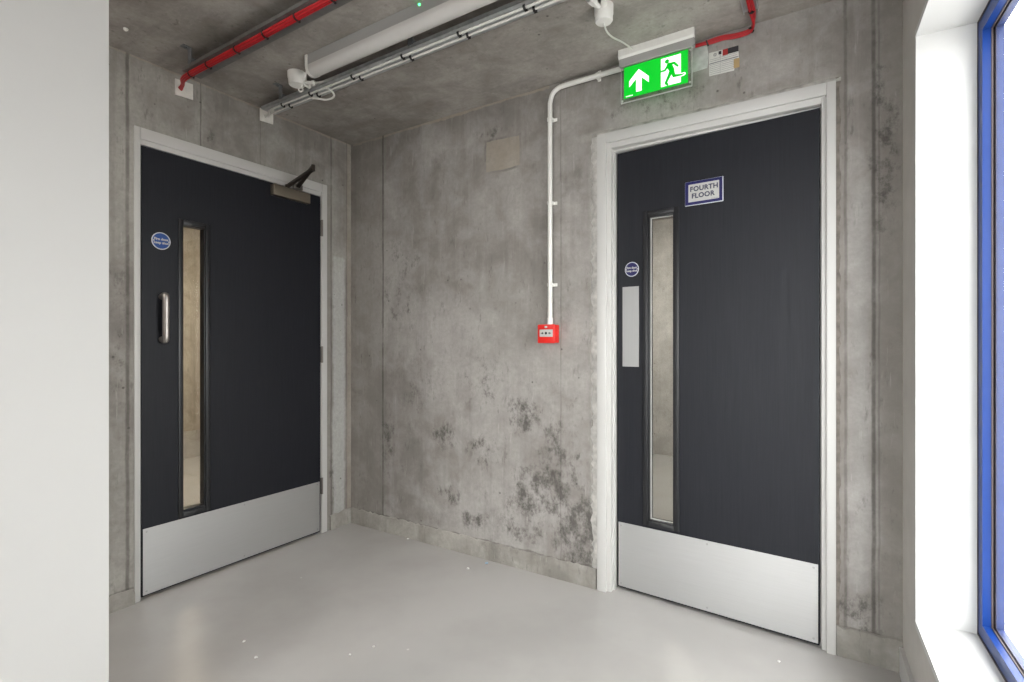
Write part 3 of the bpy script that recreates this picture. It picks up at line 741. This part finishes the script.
for (x, z) in ((1.8455, 2.372), (2.1405, 2.372), (1.8455, 2.232), (2.1405, 2.240)):
    bm = B(); lathe(bm, [(.0042, 0), (.004, .003), (0, .0036)], Matrix.Translation((x, -0.059, z)) @ Matrix.Rotation(math.pi/2, 4, 'X'), 12)
    obj('standoff_screw', bm, 'sign_white', t)
XF[0] = None
# pale filler patch on the wall behind the sign
bm = B(); prism(bm, [(1.99, 2.318), (2.07, 2.312), (2.197, 2.316), (2.203, 2.36), (2.196, 2.412), (2.08, 2.418), (1.985, 2.41)], -0.003, 0, 'y')
obj('filler_patch', bm, 'patch', label='pale filler patch on the concrete behind the green exit sign', cat='patch')

# notice
t = empty('paper_notice', (2.262, -0.002, 2.275), 'small white printed notice with red and black header by the exit sign', 'notice')
bm = B(); prism(bm, [(2.204, 2.376), (2.258, 2.374), (2.258, 2.352), (2.318, 2.352), (2.320, 2.318), (2.303, 2.316), (2.302, 2.276), (2.205, 2.279)], -0.002, -0.0002, 'y')
sh = obj('notice_sheet', bm, 'paper', t)
bm = B(); box(bm, 2.258, 2.318, -.0032, 0, 2.350, 2.373); obj('header_black', bm, 'ink_dark', sh)
bm = B(); box(bm, 2.258, 2.278, -.0040, -.0022, 2.348, 2.373); obj('header_red', bm, 'ink_red', sh)
bm = B(); box(bm, 2.242, 2.253, -.0030, -.0018, 2.358, 2.371); obj('black_square', bm, 'ink_dark', sh)
bm = B(); lathe(bm, [(.0065, 0), (.0065, .0008), (.005, .0008), (.005, 0)], Matrix.Translation((2.228, -0.002, 2.362)) @ Matrix.Rotation(math.pi/2, 4, 'X'), 18)
for k in range(9):
    z = 2.345-k*.0076
    box(bm, 2.208, 2.246, -.0024, -.0018, z, z+.0012); box(bm, 2.252, 2.300 if z < 2.316 else 2.314, -.0024, -.0018, z, z+.0012)
box(bm, 2.205, 2.318, -.0026, -.0018, 2.327, 2.3295); box(bm, 2.2475, 2.2490, -.0026, -.0018, 2.28, 2.37)
obj('printed_lines', bm, 'ink', sh)
bm = B(); box(bm, 2.300, 2.322, -.0022, 0.0, 2.285, 2.322); obj('tape_strip', bm, 'tan', t)

# ------------------------------------------------------------------ ceiling rose + flex to exit sign
t = empty('ceiling_rose', (1.905, -0.43, CZ-.055), 'round white ceiling rose box with flex curling to the exit sign', 'junction box')
bm = B(); lathe(bm, [(0.036, 0), (0.036, .034), (0.034, .037), (0.034, .056), (0.030, .062), (0.0, .064)], Matrix.Translation((1.905, -0.425, CZ)) @ Matrix.Rotation(math.pi, 4, 'X'))
obj('rose_body', bm, 'white_pvc', t)
for (x1, y1) in ((1.885, -0.52), (1.945, -0.52)):
    bm = B(); d = Vector((x1-1.905, y1+.425, 0))
    tube(bm, [(1.905+d.x*.3, -0.425+d.y*.3, CZ-.018), (x1, y1, CZ-.018)], 0.0125, 12, smooth=False)
    tube(bm, [(x1-d.x*.35, y1-d.y*.35, CZ-.018), (x1, y1, CZ-.018)], 0.0155, 6, smooth=False)
    tube(bm, [(x1, y1, CZ-.018), (x1+d.x*1.6, y1+d.y*1.6, CZ-.018)], 0.005, 10, smooth=False)
    obj('cable_gland', bm, 'white_pvc', t)
bm = B(); tube(bm, [(1.905, -0.425, CZ-.062), (1.902, -0.412, CZ-.066), (1.893, -0.36, CZ-.062), (1.888, -0.29, CZ-.045), (1.897, -0.21, CZ-.026), (1.905, -0.14, CZ-.014), (1.912, -0.104, CZ-.010)], 0.0035, 10, 8)
obj('flex_cable', bm, 'white_cable', t)

# ------------------------------------------------------------------ cable trays
def tray(name, x0, x1, y0, y1, z, label, brackets, bmat='galv'):
    t_ = empty(name, ((x0+x1)/2, (y0+y1)/2, z), label, 'cable tray')
    b_ = B(); th = .0015; hh = .014
    box(b_, x0, x1, y0, y1, z, z+th); box(b_, x0, x1, y0, y0+th, z, z+hh); box(b_, x0, x1, y1-th, y1, z, z+hh)
    box(b_, x0, x1, y0, y0+.006, z+hh, z+hh+th); box(b_, x0, x1, y1-.006, y1, z+hh, z+hh+th)
    obj('tray', b_, bmat, t_)
    for xb in brackets:
        b_ = B(); ym = (y0+y1)/2
        box(b_, xb-.014, xb+.014, y0-.018, y0-.015, z-.001, CZ, .0005, 1)       # drop strap
        box(b_, xb-.014, xb+.014, y0-.050, y0-.015, CZ-.003, CZ, .0005, 1)      # ceiling foot
        box(b_, xb-.014, xb+.014, y0-.018, y1+.004, z+.018, z+.021, .0005, 1)   # cross bar
        lathe(b_, [(.006, 0), (.006, .006), (0, .007)], Matrix.Translation((xb, y0-.034, CZ-.003)) @ Matrix.Rotation(math.pi, 4, 'X'), 6)
        obj('hanger_bracket', b_, 'bracket', t_)
    return t_
ZT = 2.378
t1 = tray('cable_tray', 0.17, 3.0, -1.096, -1.016, ZT, 'galvanised ceiling tray carrying the red cables', [0.27, 1.55, 2.7], 'galv_shaded')
reds = [(-1.0785, ZT-.006), (-1.0675, ZT-.006), (-1.0755, ZT-.0150), (-1.066, ZT-.0145)]
for i, (y, z) in enumerate(reds):
    bm = B()
    pts = [(-0.03, -1.03+.003*i, 2.375-.002*i), (0.0, -1.030+.003*i, 2.375-.002*i), (0.06, -1.045+.002*i, 2.372-.001*i), (0.15, y, z)]
    for k in range(1, 12): pts.append((0.15+k*0.26, y+random.uniform(-.002, .002), z+random.uniform(-.0008, .0)))
    tube(bm, pts, 0.0052, 10, 4)
    obj('red_cable', bm, 'red', label='red fire alarm cable strapped under the left ceiling tray', cat='cable', group='red cables under the left ceiling tray', origin=(0.15, y, z))
def tie(xc, yc, zc, ry, rz, parent, w=.0035):
    b_ = B()
    loop = [(xc, yc+math.cos(a*math.pi/8)*ry, zc+math.sin(a*math.pi/8)*rz) for a in range(17)]
    lo = [b_.verts.new((p[0]-w, p[1], p[2])) for p in loop[:-1]]; hi = [b_.verts.new((p[0]+w, p[1], p[2])) for p in loop[:-1]]
    lo2 = [b_.verts.new((p[0]-w, yc+(p[1]-yc)*.88, zc+(p[2]-zc)*.85)) for p in loop[:-1]]; hi2 = [b_.verts.new((p[0]+w, yc+(p[1]-yc)*.88, zc+(p[2]-zc)*.85)) for p in loop[:-1]]
    n = len(lo)
    for i in range(n):
        j = (i+1) % n
        b_.faces.new((lo[i], lo[j], hi[j], hi[i])); b_.faces.new((lo2[i], lo2[j], hi2[j], hi2[i]))
        b_.faces.new((lo[i], lo[j], lo2[j], lo2[i])); b_.faces.new((hi[i], hi[j], hi2[j], hi2[i]))
    box(b_, xc-w*1.2, xc+w*1.2, yc+ry*.6, yc+ry*.6+.004, zc-rz*.9-.002, zc-rz*.9+.002)
    obj('cable_tie', b_, 'black', parent)
for x in (0.20, 0.345, 0.563, 0.759, 0.958, 1.159, 1.36, 1.56): tie(x, -1.0725, ZT-.0095, .0155, .0150, t1)

t2 = tray('cable_tray', 0.12, 3.0, -0.690, -0.612, ZT, 'galvanised ceiling tray carrying two white cables', [0.31, 1.18, 2.1], 'galv')
wc2 = [(-0.667, ZT-.0055), (-0.640, ZT-.0055)]
for i, (y, z) in enumerate(wc2):
    bm = B()
    pts = [(-0.03, -0.585-.006*i, 2.402-.004*i), (0.0, -0.587-.006*i, 2.402-.004*i), (0.07, -0.61-.006*i, 2.388), (0.17, y, z)]
    for k in range(1, 12): pts.append((0.17+k*0.255, y+random.uniform(-.0015, .0015), z))
    tube(bm, pts, 0.0050, 12, 4)
    lab = ['white cable under the right ceiling tray, nearer the batten light', 'white cable under the right ceiling tray, nearer the middle wall'][i]
    obj('white_cable', bm, 'white_cable', label=lab, cat='cable', group='white cables under the right ceiling tray', origin=(0.17, y, z))
for x in (0.27, 0.49, 0.79, 1.10, 1.40, 1.70):
    for i, (y, z) in enumerate(wc2): tie(x+(.025 if i else 0), y, z+.0015, .0105, .0105, t2, .005)
bm = B(); tube(bm, [(0.47, -0.640, ZT-.012), (0.50, -0.625, 2.362), (0.53, -0.608, 2.357), (0.575, -0.604, 2.357), (0.60, -0.618, 2.362), (0.61, -0.645, 2.368), (0.60, -0.665, 2.374)], 0.0048, 10, 8)
obj('cable_loop', bm, 'white_cable', label='short white cable loop drooping below the right ceiling tray', cat='cable', origin=(0.5, -0.63, 2.362))
bm = B(); tube(bm, [(-.01, -0.60, 2.404), (0.02, -0.602, 2.403), (0.11, -0.632, 2.384), (0.17, -0.654, ZT-.004)], 0.0042, 8, 6)
obj('thin_cable', bm, 'white_cable', label='thin grey-white cable fanning into the small fire stop patch', cat='cable', origin=(0.02, -.602, 2.403))

for nm, pts, lab in (('fire_stop_patch', [(-1.048, 2.412), (-0.970, 2.417), (-0.969, 2.343), (-1.048, 2.337)], 'white fire stop patch where red cables enter the wall'),
                     ('fire_stop_patch', [(-0.624, CZ-.002), (-0.548, CZ-.003), (-0.548, 2.377), (-0.624, 2.371)], 'white fire stop patch where white cables enter the wall')):
    bm = B(); prism(bm, pts, 0.0, 0.006, 'x'); obj(nm, bm, 'batt', label=lab, cat='patch', origin=(0.0, pts[3][0], pts[3][1]))

# short tray dropping red cables by the exit sign
t3 = empty('cable_tray', (2.378, -1.0, CZ-.03), 'short grey channel bringing red cables across the ceiling above the right-hand door', 'cable tray')
bm = B(); box(bm, 2.352, 2.404, -2.2, -0.105, CZ-.004, CZ-.001); box(bm, 2.352, 2.354, -2.2, -0.105, CZ-.014, CZ-.003); box(bm, 2.402, 2.404, -2.2, -0.105, CZ-.014, CZ-.003)
obj('tray', bm, 'galv', t3)
path = [(2.380, -2.2, CZ-.013), (2.380, -1.2, CZ-.013), (2.381, -0.5, CZ-.013), (2.382, -0.20, CZ-.014), (2.383, -0.12, CZ-.016), (2.380, -0.05, CZ-.024), (2.368, -0.022, CZ-.032), (2.345, -0.017, CZ-.037), (2.305, -0.015, CZ-.035), (2.26, -0.015, CZ-.028), (2.215, -0.016, CZ-.030), (2.185, -0.018, CZ-.030), (2.08, -0.022, CZ-.030)]
for i, (o1, o2) in enumerate(((0, 0), (.007, .003), (-.006, .006))):
    bm = B(); pts = []
    for k, p in enumerate(path):
        f = 1 if k < 11 else .45
        if k < 5: pts.append((p[0]+o1*f, p[1], p[2]-o2*f))
        else: pts.append((p[0], p[1]-o2*.3*f, p[2]+o1*f))
    tube(bm, pts, 0.0055 if i < 2 else .0045, 10, 6)
    obj('red_cable', bm, 'red', label='red cable dropping from the ceiling and curving behind the exit sign', cat='cable', group='red cables curving down beside the exit sign', origin=pts[3])
for (p, ax) in (((2.382, -0.128, CZ-.018), 'y'), ((2.200, -0.017, CZ-.030), 'x'), ((2.368, -0.022, CZ-.032), 'd')):
    bm = B(); r_ = .0125
    d = {'y': Vector((0, 1, 0)), 'x': Vector((1, 0, .3)), 'd': Vector((.6, .2, .6))}[ax].normalized()*.003
    tube(bm, [Vector(p)-d, Vector(p)+d], r_, 14, smooth=False); obj('cable_tie', bm, 'black', t3)

# ------------------------------------------------------------------ batten luminaire
t = empty('batten_light', (1.4, -0.775, 2.36), 'long white batten light fixed to the concrete ceiling', 'light')
x0, x1 = 0.662, 2.15
bm = B(); prism(bm, [(-0.812, CZ), (-0.812, 2.395), (-0.74, 2.395), (-0.74, CZ)], x0, x1, 'x'); obj('light_body', bm, 'lum_body', t)
prof = [(-0.8135, 2.396), (-0.812, 2.383), (-0.806, 2.370), (-0.795, 2.361), (-0.780, 2.357), (-0.764, 2.361), (-0.750, 2.372), (-0.741, 2.385), (-0.7385, 2.396)]
bm = B(); prism(bm, prof, x0+.004, x1-.004, 'x')
for f in bm.faces:
    if len(f.verts) == 4: f.smooth = True
obj('diffuser', bm, 'diffuser', t)
def capprof(g): return [(-0.815-g, CZ-.001)]+[(p[0]+(g if p[0] > -.775 else -g), p[1]-g*.7) for p in prof]+[(-0.737+g, CZ-.001)]
for (a, b_) in ((x0-.012, x0+.004), (x1-.004, x1+.012)):
    bm = B(); prism(bm, capprof(.0015), a, b_, 'x'); obj('end_cap', bm, 'white_pvc', t)
bm = B(); lathe(bm, [(.0045, 0), (.004, .003), (0, .0045)], Matrix.Translation((1.325, -0.812, 2.432)) @ Matrix.Rotation(math.pi/2, 4, 'X'), 14); obj('status_led', bm, 'led', t)
bm = B(); tube(bm, [(x0-.014, -0.800, 2.405), (x0-.03, -0.795, 2.375), (x0-.055, -0.79, 2.350), (x0-.09, -0.775, 2.335)], 0.004, 10, 6)
tor = []
for a in range(13):
    an = a*math.pi/6; tor.append((x0-.100+.009*math.cos(an), -0.772+.005*math.cos(an), 2.329+.009*math.sin(an)))
tube(bm, tor, 0.0035, 8, smooth=False)
obj('retaining_strap', bm, 'white_pvc', t)

t = empty('junction_box', (0.47, -0.735, CZ-.06), 'round white junction box at the end of the batten light', 'junction box')
bm = B(); lathe(bm, [(0.042, 0), (0.042, .026), (0.0395, .030), (0.039, .050), (0.034, .058), (0.0, .061)], Matrix.Translation((0.485, -0.738, CZ)) @ Matrix.Rotation(math.pi, 4, 'X'))
obj('box_body', bm, 'white_pvc', t)
for (p0, p1) in (((0.488, -0.715, 2.400), (0.515, -0.690, 2.392)), ((0.495, -0.735, 2.400), (0.555, -0.700, 2.392))):
    bm = B(); P0 = Vector(p0); P1 = Vector(p1); tube(bm, [P0, P1], .0085, 12, smooth=False)
    lathe(bm, [(0, -.013), (.009, -.010), (.0125, -.003), (.0125, .003), (.009, .010), (0, .013)], Matrix.Translation(P1), 14)
    obj('cable_gland', bm, 'white_pvc', t)
bm = B(); tube(bm, [(0.555, -0.700, 2.392), (0.585, -0.695, 2.390), (0.62, -0.685, 2.390), (0.64, -0.67, 2.393)], 0.004, 8, 6)
obj('gland_cable', bm, 'white_cable', t)

# small fixing left in the ceiling
bm = B(); lathe(bm, [(0.009, 0), (0.008, .006), (0.003, .010), (0, .010)], Matrix.Translation((0.197, -1.322, CZ)) @ Matrix.Rotation(math.pi, 4, 'X'), 12)
obj('ceiling_plug', bm, 'batt', label='tiny white plug in the ceiling above the left-hand door', cat='plug', origin=(0.197, -1.322, CZ))

# ------------------------------------------------------------------ crumbs on the floor
def crumb(x, y, r, mat, seed):
    rnd = random.Random(seed); b_ = B()
    bmesh.ops.create_icosphere(b_, subdivisions=1, radius=r)
    for v in b_.verts:
        v.co = Vector((v.co.x*rnd.uniform(.7, 1.4), v.co.y*rnd.uniform(.7, 1.4), max(-r*.5, v.co.z*rnd.uniform(.4, .8)))) + Vector((x, y, r*.5))
    return b_
spots = [(0.518, -0.020, .007, 'crumb', 'white plaster crumb on the floor at the foot of the middle wall'),
         (1.104, -0.050, .009, 'crumb_blue', 'pale blue fleck on the floor near the middle wall kicker'),
         (1.058, -0.152, .008, 'crumb', 'white crumb on the floor just in front of the blue fleck'),
         (0.705, -1.125, .006, 'crumb', 'tiny crumb in the left foreground, nearer the left-hand door'),
         (0.841, -1.159, .006, 'crumb', 'tiny crumb in the left foreground, nearer the white partition'),
         (1.120, -0.964, .005, 'crumb', 'tiny crumb in the middle foreground, nearer the viewer'),
         (1.158, -0.882, .005, 'crumb', 'tiny crumb in the middle foreground, nearer the middle wall'),
         (2.477, -0.168, .006, 'crumb', 'white crumb on the floor in front of the right-hand door')]
for i, (x, y, r, m_, lab) in enumerate(spots):
    obj('plaster_crumb', crumb(x, y, r, m_, i), m_, label=lab, cat='debris', group='crumbs scattered on the painted floor', origin=(x, y, 0))
